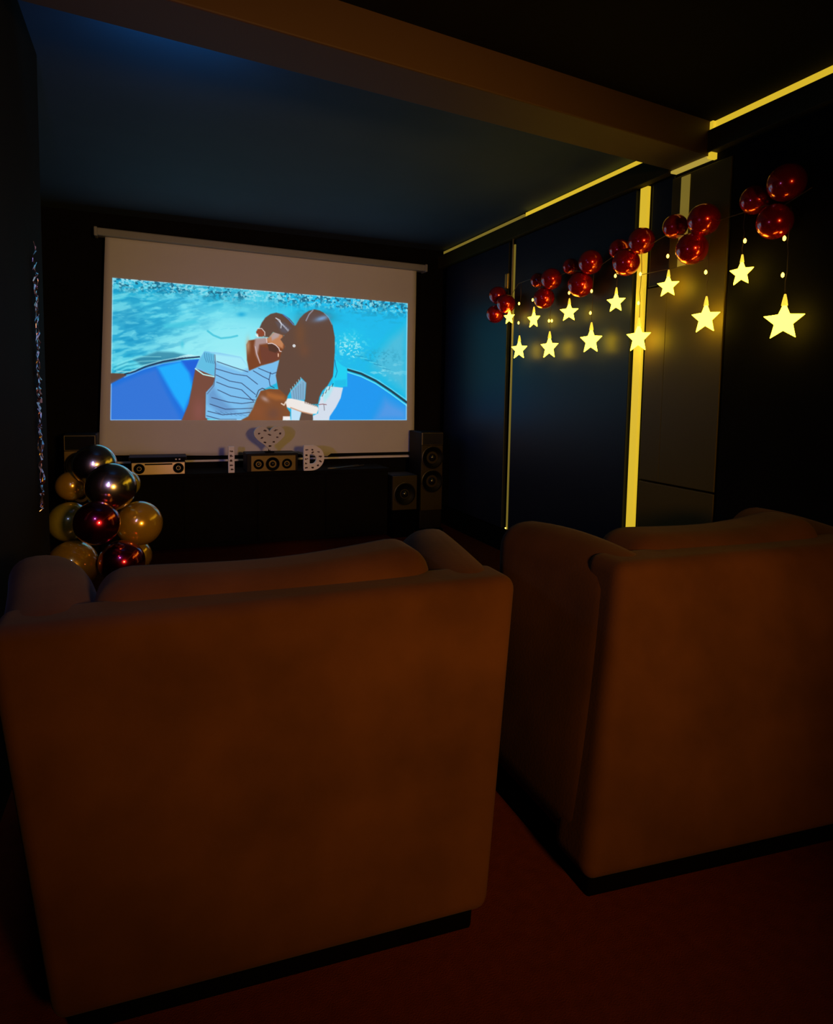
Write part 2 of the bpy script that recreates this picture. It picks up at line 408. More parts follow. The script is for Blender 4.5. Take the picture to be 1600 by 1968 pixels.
mixin(C(150, 225, 240), sm(0.56, 0.66, n2)*np.exp(-(((PXx-730)/50)**2+((PXy-712)/18)**2))*0.7)
poly([(300, 622), (355, 612), (362, 618), (330, 627), (302, 630)], C(70, 200, 225), 5, 0.8)
blob(440, 602, 9, 5, C(20, 165, 215), 0.8)
blob(333, 660, 3, 7, C(70, 200, 225), 0.8)
polyline([(378, 634), (388, 642), (402, 648), (420, 646), (432, 643)], 3.5, C(40, 180, 210), 0.6)
# dark swirl and ripples above the gunwale
poly([(250, 690), (290, 674), (318, 675), (345, 682), (330, 692), (290, 702), (262, 700)], C(52, 135, 165), 5, 0.85)
for k in range(9):
    y0 = 690+k*3.6
    polyline([(216+k, y0+12), (238, y0+2), (262, y0-6+k), (296, y0-6)], 1.0, C(25, 110, 140) if k % 2 else C(160, 240, 240), 0.6)
for k in range(4): polyline([(322+k*6, 688-k), (330+k*6, 683-k), (345+k*4, 680+k)], 1.2, C(200, 245, 250), 0.8)
# boat, left of the pair
poly([(212, 716), (238, 717), (238, 728), (212, 738)], ROOM_WASH, 2)
bl = [(208, 740), (238, 721), (270, 706), (300, 697), (330, 691), (366, 688), (372, 740), (330, 812), (208, 812)]
poly(bl, C(8, 110, 225), 2)
poly([(208, 742), (262, 714), (290, 704), (308, 750), (332, 800), (330, 812), (208, 812)], C(58, 118, 214), 16, 0.85)
poly([(290, 704), (330, 693), (345, 715), (352, 745), (336, 790), (318, 760)], C(0, 176, 255), 7, 0.95)
poly([(335, 693), (366, 690), (364, 720), (352, 722)], C(20, 95, 215), 6, 0.9)
polyline([(236, 718), (252, 713), (270, 703.5), (300, 693.5), (330, 687.5), (363, 684)], 2.6, C(25, 42, 80))
polyline([(222, 712), (244, 714), (268, 700.5), (300, 690.5), (330, 684.5), (363, 681)], 1.0, C(190, 235, 240), 0.8)
polyline([(235, 724), (268, 708), (300, 697.5), (330, 692)], 1.2, C(120, 190, 250), 0.8)
# boat, right
br = [(606, 812), (616, 795), (632, 770), (641, 745), (650, 714), (680, 722), (715, 738), (750, 759), (784, 782), (784, 812)]
poly(br, C(0, 152, 240), 2)
poly([(700, 812), (730, 760), (784, 785), (784, 812)], C(92, 152, 228), 30, 0.85)
polyline([(651, 709), (680, 717), (712, 731), (745, 750), (783, 774)], 4.2, C(24, 62, 78))
polyline([(651, 714), (680, 722.5), (712, 736.5), (745, 756), (783, 780)], 1.6, C(110, 235, 250))
polyline([(651, 706), (680, 713.5), (712, 727), (745, 746), (783, 769)], 0.9, C(180, 240, 245), 0.7)
for k in range(16): polyline([(470+k*9.5, 560+k*1.1), (471+k*9.3, 590+8*math.sin(k*2.1))], 1.2, C(90, 220, 245), 0.35)
for k in range(9): polyline([(300+k*17, 640-k*1.5), (312+k*17, 638-k*1.5+2*math.sin(k))], 1.0, C(90, 210, 230), 0.4)
for k in range(14):
    a_ = k*2.4; x_, y_ = 655+26*math.cos(a_)*(0.4+0.04*k), 668+18*math.sin(a_)*(0.4+0.04*k)
    polyline([(x_, y_), (x_+6*math.cos(a_*1.7), y_+4*math.sin(a_*1.7))], 1.4, C(190, 245, 245), 0.8)
for k in range(8): polyline([(668+k*10, 682+k*4), (684+k*10, 684+k*4.4)], 1.2, C(120, 225, 240) if k % 2 else C(20, 130, 175), 0.6)
# his arm
poly([(356, 706), (392, 722), (386, 745), (375, 757), (374, 800), (380, 812), (330, 812), (344, 775), (351, 735)], C(118, 74, 60), 2)
blob(362, 790, 12, 26, C(140, 84, 80), 0.6)
# his shirt
sh = [(356, 706), (363, 688), (372, 673), (400, 676), (440, 684), (452, 702), (477, 701), (511, 689), (511, 704), (506, 735), (482, 747), (468, 764), (461, 785), (452, 800), (430, 812), (374, 803), (375, 753), (388, 738), (392, 722)]
poly(sh, C(122, 190, 238), 1.5)
poly([(384, 676), (440, 684), (456, 705), (440, 712), (400, 697), (388, 690)], C(170, 238, 250), 8, 0.9)
poly([(358, 704), (365, 687), (373, 674), (390, 678), (391, 722)], C(95, 190, 225), 3, 0.9)
polyline([(356, 707), (370, 718), (391, 723)], 2.0, C(190, 250, 250))
for k in range(5): polyline([(372+k*4, 676+k), (373+k*4, 686+k*1.6), (376+k*4, 694+k)], 1.1, C(60, 120, 165), 0.7)
polyline([(391, 680), (392, 700), (391, 722), (389, 740), (377, 756)], 1.4, C(85, 80, 100), 0.8)
poly([(377, 756), (388, 742), (398, 760), (430, 792), (400, 795), (378, 775)], C(90, 130, 185), 10, 0.55)
st = [[(395, 693), (425, 704), (452, 713)], [(393, 707), (425, 717), (450, 721), (470, 737)], [(393, 719), (418, 731), (440, 735), (466, 757)],
      [(394, 733), (415, 742), (440, 748), (462, 770)], [(396, 748), (420, 760), (440, 764), (465, 768)], [(385, 763), (415, 772), (440, 775), (463, 772)],
      [(382, 776), (410, 786), (440, 785), (460, 784)], [(378, 790), (405, 797), (440, 794), (455, 792)], [(376, 799), (400, 806), (430, 806)],
      [(472, 706), (498, 717), (512, 712)], [(462, 711), (480, 722), (492, 728)], [(495, 714), (492, 728), (494, 740), (502, 744)]]
for s_ in st: polyline(s_, 1.2, C(40, 45, 80), 0.85)
for k in range(6): polyline([(392+k*9, 790+k), (404+k*9, 797+k*0.5)], 1.0, C(60, 100, 150), 0.5)
# his neck, face
poly([(449, 660), (453, 652), (466, 650), (480, 650), (520, 640), (524, 664), (514, 689), (499, 695), (477, 701), (454, 711), (450, 690)], C(122, 66, 38), 2)
blob(452, 662, 4, 14, C(200, 165, 130), 0.7)
poly([(466, 648), (486, 646), (488, 658), (474, 660), (470, 678), (475, 697), (467, 680), (464, 662)], C(176, 150, 150), 4, 0.9)
poly([(487, 650), (500, 637), (517, 636), (521, 655), (519, 668), (506, 662), (490, 656)], C(196, 132, 90), 4, 0.95)
poly([(496, 644), (506, 634), (518, 632), (510, 646), (498, 652)], C(180, 160, 160), 4, 0.9)
poly([(474, 662), (512, 672), (511, 688), (498, 694), (478, 698)], C(110, 62, 50), 4, 0.9)
poly([(489, 658), (500, 658), (509, 664), (512, 671), (505, 676), (492, 672)], C(82, 52, 42), 2)
polyline([(490, 658), (498, 657.5), (505, 661), (511, 667), (513, 673), (520, 674)], 1.2, C(245, 225, 225))
polyline([(487, 648), (488, 656)], 2.2, C(225, 205, 210), 0.8)
polyline([(510, 678), (510, 683)], 1.8, C(250, 200, 170), 0.9)
polyline([(466, 664), (468, 676), (475, 696)], 1.3, C(220, 200, 205), 0.8)
# his hair and ear
poly([(473, 630), (478, 618), (485, 608), (495, 601), (506, 598.5), (520, 602), (532, 610), (541, 620), (545, 634), (535, 645), (516, 641), (500, 636), (492, 646), (483, 645), (476, 640)], ROOM_WASH, 1.5)
poly([(505, 616), (522, 618), (538, 632), (530, 640), (516, 636)], C(90, 92, 110), 6, 0.6)
for k in range(9):
    x0, y0 = 506+k*3.3, 609+k*3.0
    polyline([(x0, y0), (x0+7-k*0.6, y0+8)], 0.9, C(210, 220, 240), 0.65)
polyline([(519, 602), (530, 611), (540, 622)], 1.6, C(70, 130, 210), 0.9)
polyline([(505, 609), (513, 613), (516, 622), (515, 628)], 1.3, C(235, 240, 250), 0.8)
poly([(467, 636), (471, 629), (480, 632), (485, 639), (480, 645), (472, 645)], C(140, 70, 48), 1.5)
polyline([(470, 629), (478, 629), (484, 636), (484, 643)], 1.2, C(240, 225, 220), 0.9)
polyline([(467, 641), (471, 645), (470, 640)], 1.6, C(255, 240, 235), 0.9)
# her hair, one long unlit mass
poly([(514, 650), (532, 632), (545, 622), (552, 610), (561, 601), (571, 595), (582, 592.5), (593, 595), (604, 601), (612, 610), (619, 622), (624, 646), (624, 675), (622, 700), (620, 722), (608, 741), (598, 750), (592, 762), (589, 776), (562, 776), (565, 735), (556, 725), (545, 738), (534, 750), (527, 762), (510, 748), (505, 720), (512, 690), (517, 672), (524, 664)], ROOM_WASH, 1.5)
blob(553, 640, 11, 26, C(122, 78, 48), 0.55); blob(562, 672, 10, 12, C(124, 76, 50), 0.4)
blob(588, 608, 30, 11, C(92, 78, 82), 0.7)
polyline([(579, 594), (571, 602), (565, 614)], 1.8, C(165, 170, 190), 0.8)
blob(597, 610, 14, 4.5, C(120, 165, 215), 0.9, -0.25)
polyline([(602, 600), (611, 608), (618, 622)], 1.0, C(120, 190, 230), 0.7)
polyline([(541, 662.5), (541.2, 662.5)], 5.4, C(235, 240, 245)); polyline([(541, 662.5), (541.2, 662.5)], 1.0, C(50, 50, 55))
# her sleeve, dress, arms
poly([(625, 689), (638, 700), (650, 706), (650, 742), (620, 741), (619, 728), (624, 705)], C(8, 208, 242), 1.5)
poly([(622, 741), (648, 741), (648, 728), (624, 730)], C(30, 170, 220), 4, 0.5)
polyline([(624, 690), (626, 702), (629, 712), (625, 724)], 1.2, C(30, 80, 150), 0.8)
poly([(534, 752), (545, 740), (556, 727), (565, 734), (562, 768), (536, 768)], C(128, 176, 208), 2)
for k in range(5): polyline([(539+k*5, 746-k*3), (541+k*4.4, 766)], 0.9, C(85, 105, 130), 0.6)
for k in range(6): polyline([(535+k*4, 752-k*4.4), (534+k*4, 746-k*4.4)], 1.4, C(150, 215, 240), 0.8)
poly([(609, 741), (641, 744), (636, 764), (626, 782), (613, 800), (611, 812), (579, 812), (578, 799), (589, 794), (590, 776), (595, 762)], C(212, 222, 236), 1.5)
poly([(600, 760), (606, 744), (622, 741), (612, 760), (602, 772)], C(165, 232, 242), 6, 0.9)
for k in range(8): polyline([(594+k*3.4, 764-k*3.2), (598+k*3.2, 757-k*3.0)], 1.4, C(45, 50, 60) if k % 2 else C(225, 250, 250), 0.8)
polyline([(590, 777), (599, 776), (606, 777)], 1.1, C(120, 40, 40), 0.8); polyline([(601, 777), (602, 788)], 1.0, C(60, 50, 60), 0.7)
poly([(535, 783), (556, 789), (550, 812), (535, 812)], C(190, 225, 248), 1.5)
poly([(556, 789), (578, 796), (579, 812), (550, 812)], ROOM_WASH, 2)
poly([(523, 772), (528, 765), (535, 765), (560, 770), (575, 776), (588, 780), (590, 786), (586, 795), (572, 795), (556, 791), (536, 785), (526, 782)], C(238, 232, 228), 1.5)
polyline([(534, 783), (556, 791), (578, 796)], 2.2, C(205, 150, 115), 0.8)
for k in range(7): polyline([(562+k*4, 768+k*1.5), (563+k*4, 774+k*1.2)], 1.5, ROOM_WASH, 0.8)
# his hand and forearm, lower middle
poly([(430, 812), (452, 800), (461, 785), (468, 766), (476, 750), (492, 746), (512, 747), (528, 762), (524, 772), (527, 784), (533, 792), (532, 812)], C(128, 76, 44), 2)
poly([(488, 752), (520, 760), (524, 768), (505, 768), (488, 762)], C(172, 102, 50), 7, 0.75)
blob(484, 766, 8, 4, C(190, 165, 165), 0.7, 0.6)
blob(500, 795, 14, 14, C(104, 70, 60), 0.7); blob(470, 790, 14, 14, C(140, 80, 50), 0.5)
polyline([(467, 762), (472, 749), (479, 745), (484, 747)], 1.4, C(45, 40, 50), 0.9)
polyline([(516, 775), (521, 778), (524, 772)], 2.2, C(250, 235, 220), 0.8)
poly([(519, 800), (533, 800), (534, 812), (518, 812)], C(242, 236, 234), 1.5)
# light outline of the projected frame
edge = np.minimum(np.minimum(U*NU, (1-U)*NU), np.minimum(V*NV, (1-V)*NV))
bright = IMG.sum(-1) > 330
IMG = np.where(((edge < 2) & bright)[..., None], IMG*0.5+C(200, 235, 245)*0.5, IMG)
lf = np.vectorize(lin)
E_img = np.clip(lf(np.clip(IMG, 0, 255)) - np.array([0.012, 0.007, 0.006]), 0, 1)
me = bpy.data.meshes.new('projected_picture')
co = np.zeros((NV+1, NU+1, 3))
cw = [pt(*q) for q in ((216, 534), (783, 583), (781.5, 807.5), (212, 807.5))]
for j in range(NV+1):
    v = j/NV; u = np.linspace(0, 1, NU+1)
    X = (cw[0][0]*(1-u)+cw[1][0]*u)*(1-v)+(cw[3][0]*(1-u)+cw[2][0]*u)*v
    Z = (cw[0][1]*(1-u)+cw[1][1]*u)*(1-v)+(cw[3][1]*(1-u)+cw[2][1]*u)*v
    Y = 0.004*np.sin(X*3.1+0.6)*(2.4-Z)+0.003*np.sin(Z*5)-0.003
    co[j, :, 0] = X-0.95; co[j, :, 1] = Y; co[j, :, 2] = Z-0.65
idx = np.arange((NU+1)*(NV+1)).reshape(NV+1, NU+1)
faces = np.stack([idx[:-1, :-1], idx[1:, :-1], idx[1:, 1:], idx[:-1, 1:]], -1).reshape(-1, 4)
me.vertices.add(co.size//3); me.vertices.foreach_set('co', co.reshape(-1))
me.loops.add(faces.size); me.loops.foreach_set('vertex_index', faces.reshape(-1).astype(np.int32))
me.polygons.add(len(faces)); me.polygons.foreach_set('loop_start', np.arange(0, faces.size, 4, dtype=np.int32))
me.update(calc_edges=True)
ca = me.color_attributes.new('film', 'FLOAT_COLOR', 'POINT')
buf = np.ones((co.size//3, 4), np.float32); buf[:, :3] = E_img.reshape(-1, 3); ca.data.foreach_set('color', buf.reshape(-1))
pm = mat('projected_film_light', (0.09, 0.09, 0.09), 0.9, spec=0.1)  # base darkened so room light adds little; its wash is in the emission
an = pm.node_tree.nodes.new('ShaderNodeVertexColor'); an.layer_name = 'film'
bs = pm.node_tree.nodes['Principled BSDF']
pm.node_tree.links.new(an.outputs['Color'], bs.inputs['Emission Color']); bs.inputs['Emission Strength'].default_value = 1.0
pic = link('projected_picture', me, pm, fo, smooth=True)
tag(pic, 'bright blue film still of a couple leaning together in a boat')

# ------------------------------------------------------------------ media console and what stands on it
con = empty('media_console', (0.9, 5.1, 0))
tag(con, 'long low black media console under the projection screen', 'console')
CZT = 0.605
def inbox(name, a, b, m, par, bevel=0.0):
    L = par.location
    bm = bmesh.new(); add_box(bm, (a[0]-L.x, a[1]-L.y, a[2]-L.z), (b[0]-L.x, b[1]-L.y, b[2]-L.z))
    return from_bm(name, bm, m, par, bevel=bevel)
inbox('body', (-0.36, 5.105, 0.03), (1.855, 5.46, CZT-0.025), M['console'], con, 0.004)
inbox('worktop', (-0.37, 5.09, CZT-0.025), (1.865, 5.47, CZT), M['console'], con, 0.003)
for k in range(4): inbox('door', (-0.34+k*0.55, 5.092, 0.06), (0.195+k*0.55, 5.105, CZT-0.035), M['console'], con, 0.003)

def driver(par, x, y, z, r, ring=True):
    """a speaker cone facing -Y, in world coordinates, parented to par"""
    L = par.location; P = (x-L.x, y-L.y, z-L.z)
    bm = bmesh.new(); lathe(bm, [(r*1.0, 0), (r*1.0, 0.006), (r*0.93, 0.009), (r*0.86, 0.006), (r*0.80, 0.001), (r*0.30, -0.004+0.001), (0, -0.002)], P, '-Y')
    o = from_bm('speaker_cone', bm, M['cone'], par, smooth=True)
    bm = bmesh.new(); lathe(bm, [(r*0.36, 0.0), (r*0.33, r*0.10), (r*0.22, r*0.20), (0, r*0.26)], P, '-Y', 24)
    from_bm('dust_cap', bm, M['dome'], o, smooth=True)
    if ring:
        bm = bmesh.new(); lathe(bm, [(r*1.0, 0.0), (r*1.06, 0.0), (r*1.06, 0.005), (r*1.0, 0.007)], P, '-Y')
        from_bm('ring', bm, M['ring'], o, smooth=True)
    return o
# centre speaker
cs = empty('center_speaker', (0.86, 5.12, CZT)); tag(cs, 'three-cone bronze fronted centre speaker in the middle of the console', 'speaker')
inbox('cabinet', (0.672, 5.085, CZT+0.001), (1.075, 5.30, 0.752), M['cab'], cs, 0.006)
inbox('baffle', (0.705, 5.077, CZT+0.006), (1.055, 5.0855, 0.735), M['bronze'], cs, 0.003)
for x, r in ((0.763, 0.040), (0.872, 0.054), (0.985, 0.040)): driver(cs, x, 5.076, 0.668, r, False)
# left unit: receiver with two cones and a flat box lying on it
rs = empty('center_speaker', (0.03, 5.12, CZT)); tag(rs, 'champagne fronted speaker with a round cone at each end, left on the console', 'speaker')
inbox('cabinet', (-0.155, 5.085, CZT+0.001), (0.222, 5.28, 0.708), M['cab'], rs, 0.006)
inbox('baffle', (-0.15, 5.078, CZT+0.004), (0.218, 5.0855, 0.700), M['silver'], rs, 0.003)
inbox('slot', (-0.06, 5.074, 0.682), (0.13, 5.079, 0.692), M['black'], rs)
for x in (-0.098, 0.172): driver(rs, x, 5.076, 0.656, 0.036)
fb = empty('disc_player', (0.03, 5.18, 0.7095)); tag(fb, 'flat black player lying on top of the left console speaker', 'media player')
inbox('body', (-0.17, 5.10, 0.7097), (0.235, 5.33, 0.738), M['cab'], fb, 0.004)
inbox('front_panel', (-0.16, 5.094, 0.713), (0.225, 5.1005, 0.733), M['black'], fb, 0.002)
inbox('button', (0.15, 5.089, 0.716), (0.162, 5.0945, 0.724), M['letter'], fb, 0.001)
inbox('button', (0.175, 5.089, 0.716), (0.187, 5.0945, 0.724), M['letter'], fb, 0.001)

def marks(par, spots, y):
    """little printed pictures scattered on a board"""
    L = par.location; r_ = random.Random(len(spots))
    for x, z in spots:
        bm = bmesh.new()
        for k in range(3):
            dx, dz = r_.uniform(-.008, .008), r_.uniform(-.004, .004); w_, h_ = r_.uniform(.004, .009), r_.uniform(.0025, .006)
            add_box(bm, (x+dx-w_-L.x, y-L.y-0.0012, z+dz-h_-L.z), (x+dx+w_-L.x, y-L.y+0.001, z+dz+h_-L.z))
        from_bm('print', bm, M['ink'], par)
yL = 5.085
li = empty('decorative_letter', (0.555, yL, CZT)); tag(li, 'slim white letter I with small brown prints standing on the console', 'letter')
inbox('board', (0.533, yL-0.012, CZT+0.001), (0.580, yL+0.012, 0.812), M['letter'], li, 0.003)
marks(li, [(0.557, 0.632), (0.557, 0.668), (0.557, 0.702), (0.557, 0.738), (0.557, 0.775)], yL-0.012)
ld = empty('decorative_letter', (1.2, yL, CZT)); tag(ld, 'white letter D with small brown prints standing on the console', 'letter')
x0, x1, z0, z1 = 1.118, 1.288, CZT+0.001, 0.812
def dshape(x0, x1, z0, z1, n=36, cx_=None):
    cxm = x0+(x1-x0)*0.38; cz = (z0+z1)/2; o = []
    for i in range(n):
        if i < n//2:
            a = -math.pi/2+math.pi*i/(n//2-1)
            o.append((cxm+(x1-cxm)*math.cos(a), cz+(z1-z0)/2*math.sin(a)))
        else:
            k = i-n//2; t_ = (k+1)/(n//2)
            if t_ < 0.35: o.append((cxm+(x0-cxm)*t_/0.35, z1))
            elif t_ < 0.7: o.append((x0, z1+(z0-z1)*(t_-0.35)/0.35))
            else: o.append((x0+(cxm-x0)*(t_-0.7)/0.33, z0))
    return o
bm = bmesh.new(); prism(bm, [(x-1.2, z-CZT) for x, z in dshape(x0, x1, z0, z1)], -0.012, 0.012, [(x-1.2, z-CZT) for x, z in dshape(1.168, 1.222, 0.662, 0.738)])
from_bm('board', bm, M['letter'], ld)
marks(ld, [(1.142, 0.63), (1.142, 0.665), (1.142, 0.70), (1.142, 0.735), (1.142, 0.775), (1.195, 0.775), (1.195, 0.752), (1.24, 0.755), (1.258, 0.72), (1.255, 0.68), (1.235, 0.648), (1.19, 0.63)], yL-0.012)
# heart on its foot, standing on the centre speaker
ht = empty('heart_ornament', (0.86, 5.16, 0.7525)); tag(ht, 'cream heart with brown prints standing on the centre speaker', 'ornament')
hp = []
for i in range(60):
    a = 2*math.pi*i/60; s_, c_ = math.sin(a), math.cos(a)
    hp.append((0.0086*14.6/16*16*s_**3/1.0*0.98, 0.0068*(13*c_-5*math.cos(2*a)-2*math.cos(3*a)-math.cos(4*a))+0.128))
bm = bmesh.new(); prism(bm, hp, -0.012, 0.012); from_bm('board', bm, M['heart'], ht)
bm = bmesh.new(); add_box(bm, (-0.035, -0.03, 0.0005), (0.035, 0.03, 0.010)); add_box(bm, (-0.008, -0.006, 0.009), (0.008, 0.006, 0.03)); from_bm('foot', bm, M['black'], ht, bevel=0.002)
marks(ht, [(0.775, 0.905), (0.82, 0.93), (0.91, 0.93), (0.945, 0.905), (0.86, 0.895), (0.80, 0.87), (0.92, 0.875), (0.825, 0.835), (0.895, 0.84), (0.86, 0.805)], 5.148)

# tower speakers
def tower(x0, x1, zt, label, y0=5.20, y1=5.48):
    t = empty('tower_speaker', ((x0+x1)/2, y0, 0)); tag(t, label, 'speaker', None)
    xm = (x0+x1)/2; w_ = x1-x0
    inbox('base', (x0-0.01, y0-0.02, 0), (x1+0.01, y1, 0.03), M['plinth'], t, 0.004)
    inbox('cabinet', (x0, y0, 0.03), (x1, y1, zt), M['cab'], t, 0.008)
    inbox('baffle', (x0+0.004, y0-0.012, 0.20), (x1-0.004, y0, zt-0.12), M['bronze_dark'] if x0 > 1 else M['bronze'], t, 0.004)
    inbox('tweeter_frame', (x0+0.004, y0-0.014, zt-0.118), (x1-0.004, y0, zt-0.006), M['ring'], t, 0.004)
    inbox('tweeter_panel', (x0+0.012, y0-0.020, zt-0.112), (x1-0.010, y0-0.013, zt-0.012), M['dome'], t, 0.012)
    r = w_*0.46
    driver(t, xm, y0-0.013, zt-0.12-r*1.1, r); driver(t, xm, y0-0.013, zt-0.12-r*3.25, r)
    return t
tower(2.195, 2.41, 0.905, 'black tower speaker with two big cones right of the projection screen')
tower(-0.60, -0.385, 0.905, 'tower speaker behind the balloon column left of the screen')
# subwoofer
sw = empty('subwoofer', (2.04, 5.1, 0)); tag(sw, 'boxy black subwoofer with one large cone beside the console end', 'speaker')
inbox('base', (1.885, 5.07, 0), (2.09, 5.28, 0.24), M['plinth'], sw, 0.004)
inbox('cabinet', (1.872, 5.055, 0.24), (2.105, 5.29, 0.545), M['cab'], sw, 0.008)
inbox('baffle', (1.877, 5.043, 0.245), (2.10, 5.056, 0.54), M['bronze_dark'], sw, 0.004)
driver(sw, 1.985, 5.041, 0.385, 0.095)
# silver cables lying on the console top, right of the letter D
cb = bmesh.new()
tube(cb, [(1.33, 5.12, CZT+0.006), (1.42, 5.14, CZT+0.006), (1.50, 5.20, CZT+0.006), (1.60, 5.24, CZT+0.006), (1.70, 5.30, CZT+0.006)], 0.0045)
tube(cb, [(1.34, 5.16, CZT+0.006), (1.46, 5.20, CZT+0.006), (1.56, 5.27, CZT+0.006), (1.66, 5.33, CZT+0.006)], 0.004)
tag(from_bm('cable', cb, M['ring'], smooth=True), 'shiny cable lying on the console top right of the letter D', 'cable')

# ------------------------------------------------------------------ armchairs
def armchair(xb, xt, yb, yt, ztop, fz, label, depth=0.86):
    """xb/xt: left and right edge at the floor and at the top; yb/yt: back face at floor and top"""
    root = empty('armchair', ((xb[0]+xb[1])/2, yb[0], 0)); tag(root, label, 'armchair', 'two armchairs facing the screen')
    L = root.location
    def fn(p):
        s, y, z = p; k = z/ztop
        x0 = xb[0]+(xt[0]-xb[0])*k; x1 = xb[1]+(xt[1]-xb[1])*k; yB = yb[0]+(yb[1]-yb[0])*s; yT = yt[0]+(yt[1]-yt[0])*s; yy = yB+(yT-yB)*k
        zz = z+fz*y*max(0, k)
        return (x0+(x1-x0)*s-L.x, yy+y-L.y, zz)
    # in local coordinates the chair is one unit wide, so x-lengths are given as fractions
    W = (xt[1]-xt[0])
    def sf(name, lo, hi, r, m=M['suede'], par=root, bulge=(0, 0, 0), warp=None):
        lo2 = (lo[0]*W, lo[1], lo[2]); hi2 = (hi[0]*W, hi[1], hi[2])
        f = (lambda q: fn((q[0]/W, q[1], q[2]))) if warp is None else (lambda q: fn(warp((q[0]/W, q[1], q[2]))))
        return soft(name, lo2, hi2, r, m, par, f, bulge=(bulge[0], bulge[1], bulge[2]))
    sf('plinth', (0.03, 0.03, 0.0), (0.97, depth-0.06, 0.07), 0.01, M['plinth'])
    sf('seat_frame', (0.05, 0.06, 0.06), (0.95, depth-0.02, 0.34), 0.03)
    sf('back_shell', (0.0, 0.0, 0.046), (1.0, 0.16, ztop), 0.035, bulge=(0, 0.012, 0.0))
    # arms: rolled, their tops swelling toward the front
    def warm(sgn):
        def f(q):
            s, y, z = q; k = max(0.0, min(1.0, (z-0.3)/(ztop-0.3)))
            t_ = min(1, max(0, y/0.5))
            s2 = s + sgn*(0.075*min(1, y/0.6)**1.9)*k
            z2 = z + 0.03*k*math.sin(math.pi*min(1.0, y/0.75))
            return (s2, y, z2)
        return f
    sf('arm', (0.0, 0.008, 0.058), (0.165, 0.60, ztop-0.005), 0.085, bulge=(0.01, 0, 0), warp=warm(-1))
    sf('arm', (0.835, 0.008, 0.058), (1.0, 0.60, ztop-0.005), 0.085, bulge=(0.01, 0, 0), warp=warm(1))
    sf('seat_cushion', (0.155, 0.28, 0.32), (0.845, depth-0.01, 0.48), 0.06, bulge=(0, 0, 0.02))
    def wc(q):
        s, y, z = q; k = max(0, (z-0.4)/0.45)
        u = (s-0.5)/0.35
        z2 = z + 0.045*(s-0.8)*k - 0.012*k*(1-u*u) + 0.008*k*math.sin(7*s+1)
        return (s, y+0.01*math.sin(9*s)*k, z2)
    sf('back_cushion', (0.145, 0.085, 0.40), (0.845, 0.35, ztop+0.055), 0.085, bulge=(0, 0.02, 0.012), warp=wc)
    return root
armchair((-0.185, 0.700), (-0.305, 0.862), (1.265, 1.205), (1.385, 1.375), 0.785, 0.0, 'left brown suede armchair seen from behind, beside the balloon column')
armchair((0.955, 1.93), (1.195, 2.31), (1.185, 1.08), (1.385, 1.345), 0.785, 0.0, 'right brown suede armchair seen from behind, cut by the right frame edge')

# ------------------------------------------------------------------ balloons
def balloon_mesh(r, m, n=36):
    bm = bmesh.new(); prof = []
    K = 26
    for i in range(K+1):
        a = math.pi*i/K; rr = math.sin(a); h = -math.cos(a)
        if h < 0: rr *= 1-0.10*(-h)**2; h *= 1.05
        prof.append((r*rr if 0 < i < K else 0, r*h))
    lathe(bm, prof, (0, 0, 0), n=n)
    bmesh.ops.recalc_face_normals(bm, faces=bm.faces)
    me = bpy.data.meshes.new('balloon'); bm.to_mesh(me); bm.free(); me.materials.append(m)
    for p in me.polygons: p.use_smooth = True
    bm = bmesh.new(); lathe(bm, [(0, -1.03*r), (r*0.05, -1.06*r), (r*0.10, -1.12*r), (r*0.08, -1.13*r), (0, -1.10*r)], (0, 0, 0), n=12)
    bmesh.ops.recalc_face_normals(bm, faces=bm.faces)
    kn = bpy.data.meshes.new('knot'); bm.to_mesh(kn); bm.free(); kn.materials.append(m)
    for p in kn.polygons: p.use_smooth = True
    return me, kn
proto = {}
def balloon(loc, r, key, label, group, toward):
    if key not in proto:
        me, kn = balloon_mesh(1.0, M[key])
        proto[key] = (me, kn)
        o = bpy.data.objects.new('balloon', me); COL.objects.link(o)
        k = bpy.data.objects.new('knot', kn); COL.objects.link(k); k.parent = o
        proto[key+'_o'] = (o, k)
    else:
        s, sk = proto[key+'_o']
        o = s.copy(); COL.objects.link(o); k = sk.copy(); COL.objects.link(k); k.parent = o
    o.location = loc; o.scale = (r, r, r)
    d = Vector(toward)-Vector(loc)                    # knot end points to the cluster's centre
    o.rotation_euler = (-d).to_track_quat('Z', 'Y').to_euler()
    tag(o, label, 'balloon', group); return o
g = 'balloons of the floor column'
AX = Vector((-0.22, 3.45, 0))
BL = [
 # px, py, r_px, depth Y, key, label
 (182, 894, 40, 3.38, 'silverb', 'dark silver chrome balloon at the very top of the floor balloon column'),
 (137, 934, 28, 3.42, 'goldb', 'small gold balloon at upper left of the floor column'),
 (213, 936, 46, 3.26, 'silverb', 'largest silver chrome balloon in the second row of the floor column'),
 (243, 930, 25, 3.56, 'yellowb', 'yellow balloon half hidden right behind the large silver one'),
 (133, 1003, 38, 3.40, 'yellowb', 'plain yellow green balloon at the left of the third row'),
 (186, 1005, 42, 3.24, 'purple', 'burgundy chrome balloon in the middle of the third row'),
 (267, 1006, 43, 3.38, 'goldb', 'gold balloon at the right of the third row of the column'),
 (140, 1086, 47, 3.36, 'goldb', 'wide gold balloon at lower left just above the armchair'),
 (234, 1080, 42, 3.26, 'purple', 'burgundy chrome balloon in the lowest visible row'),
 (258, 1068, 32, 3.50, 'goldb', 'gold balloon peeking out right of the lowest burgundy one'),
]
def ball(px_, py_, rp, t):
    d = RT*(px_-800)/F_PX + DN*(py_-PPY)/F_PX + fw
    return EYE+d*t, rp*t/F_PX
TT = [(b[3]-0.1)/0.975/(np.dot(RT*(b[0]-800)/F_PX+DN*(b[1]-PPY)/F_PX+fw, (0, 1, 0))/1.0)*0.985 for b in BL]
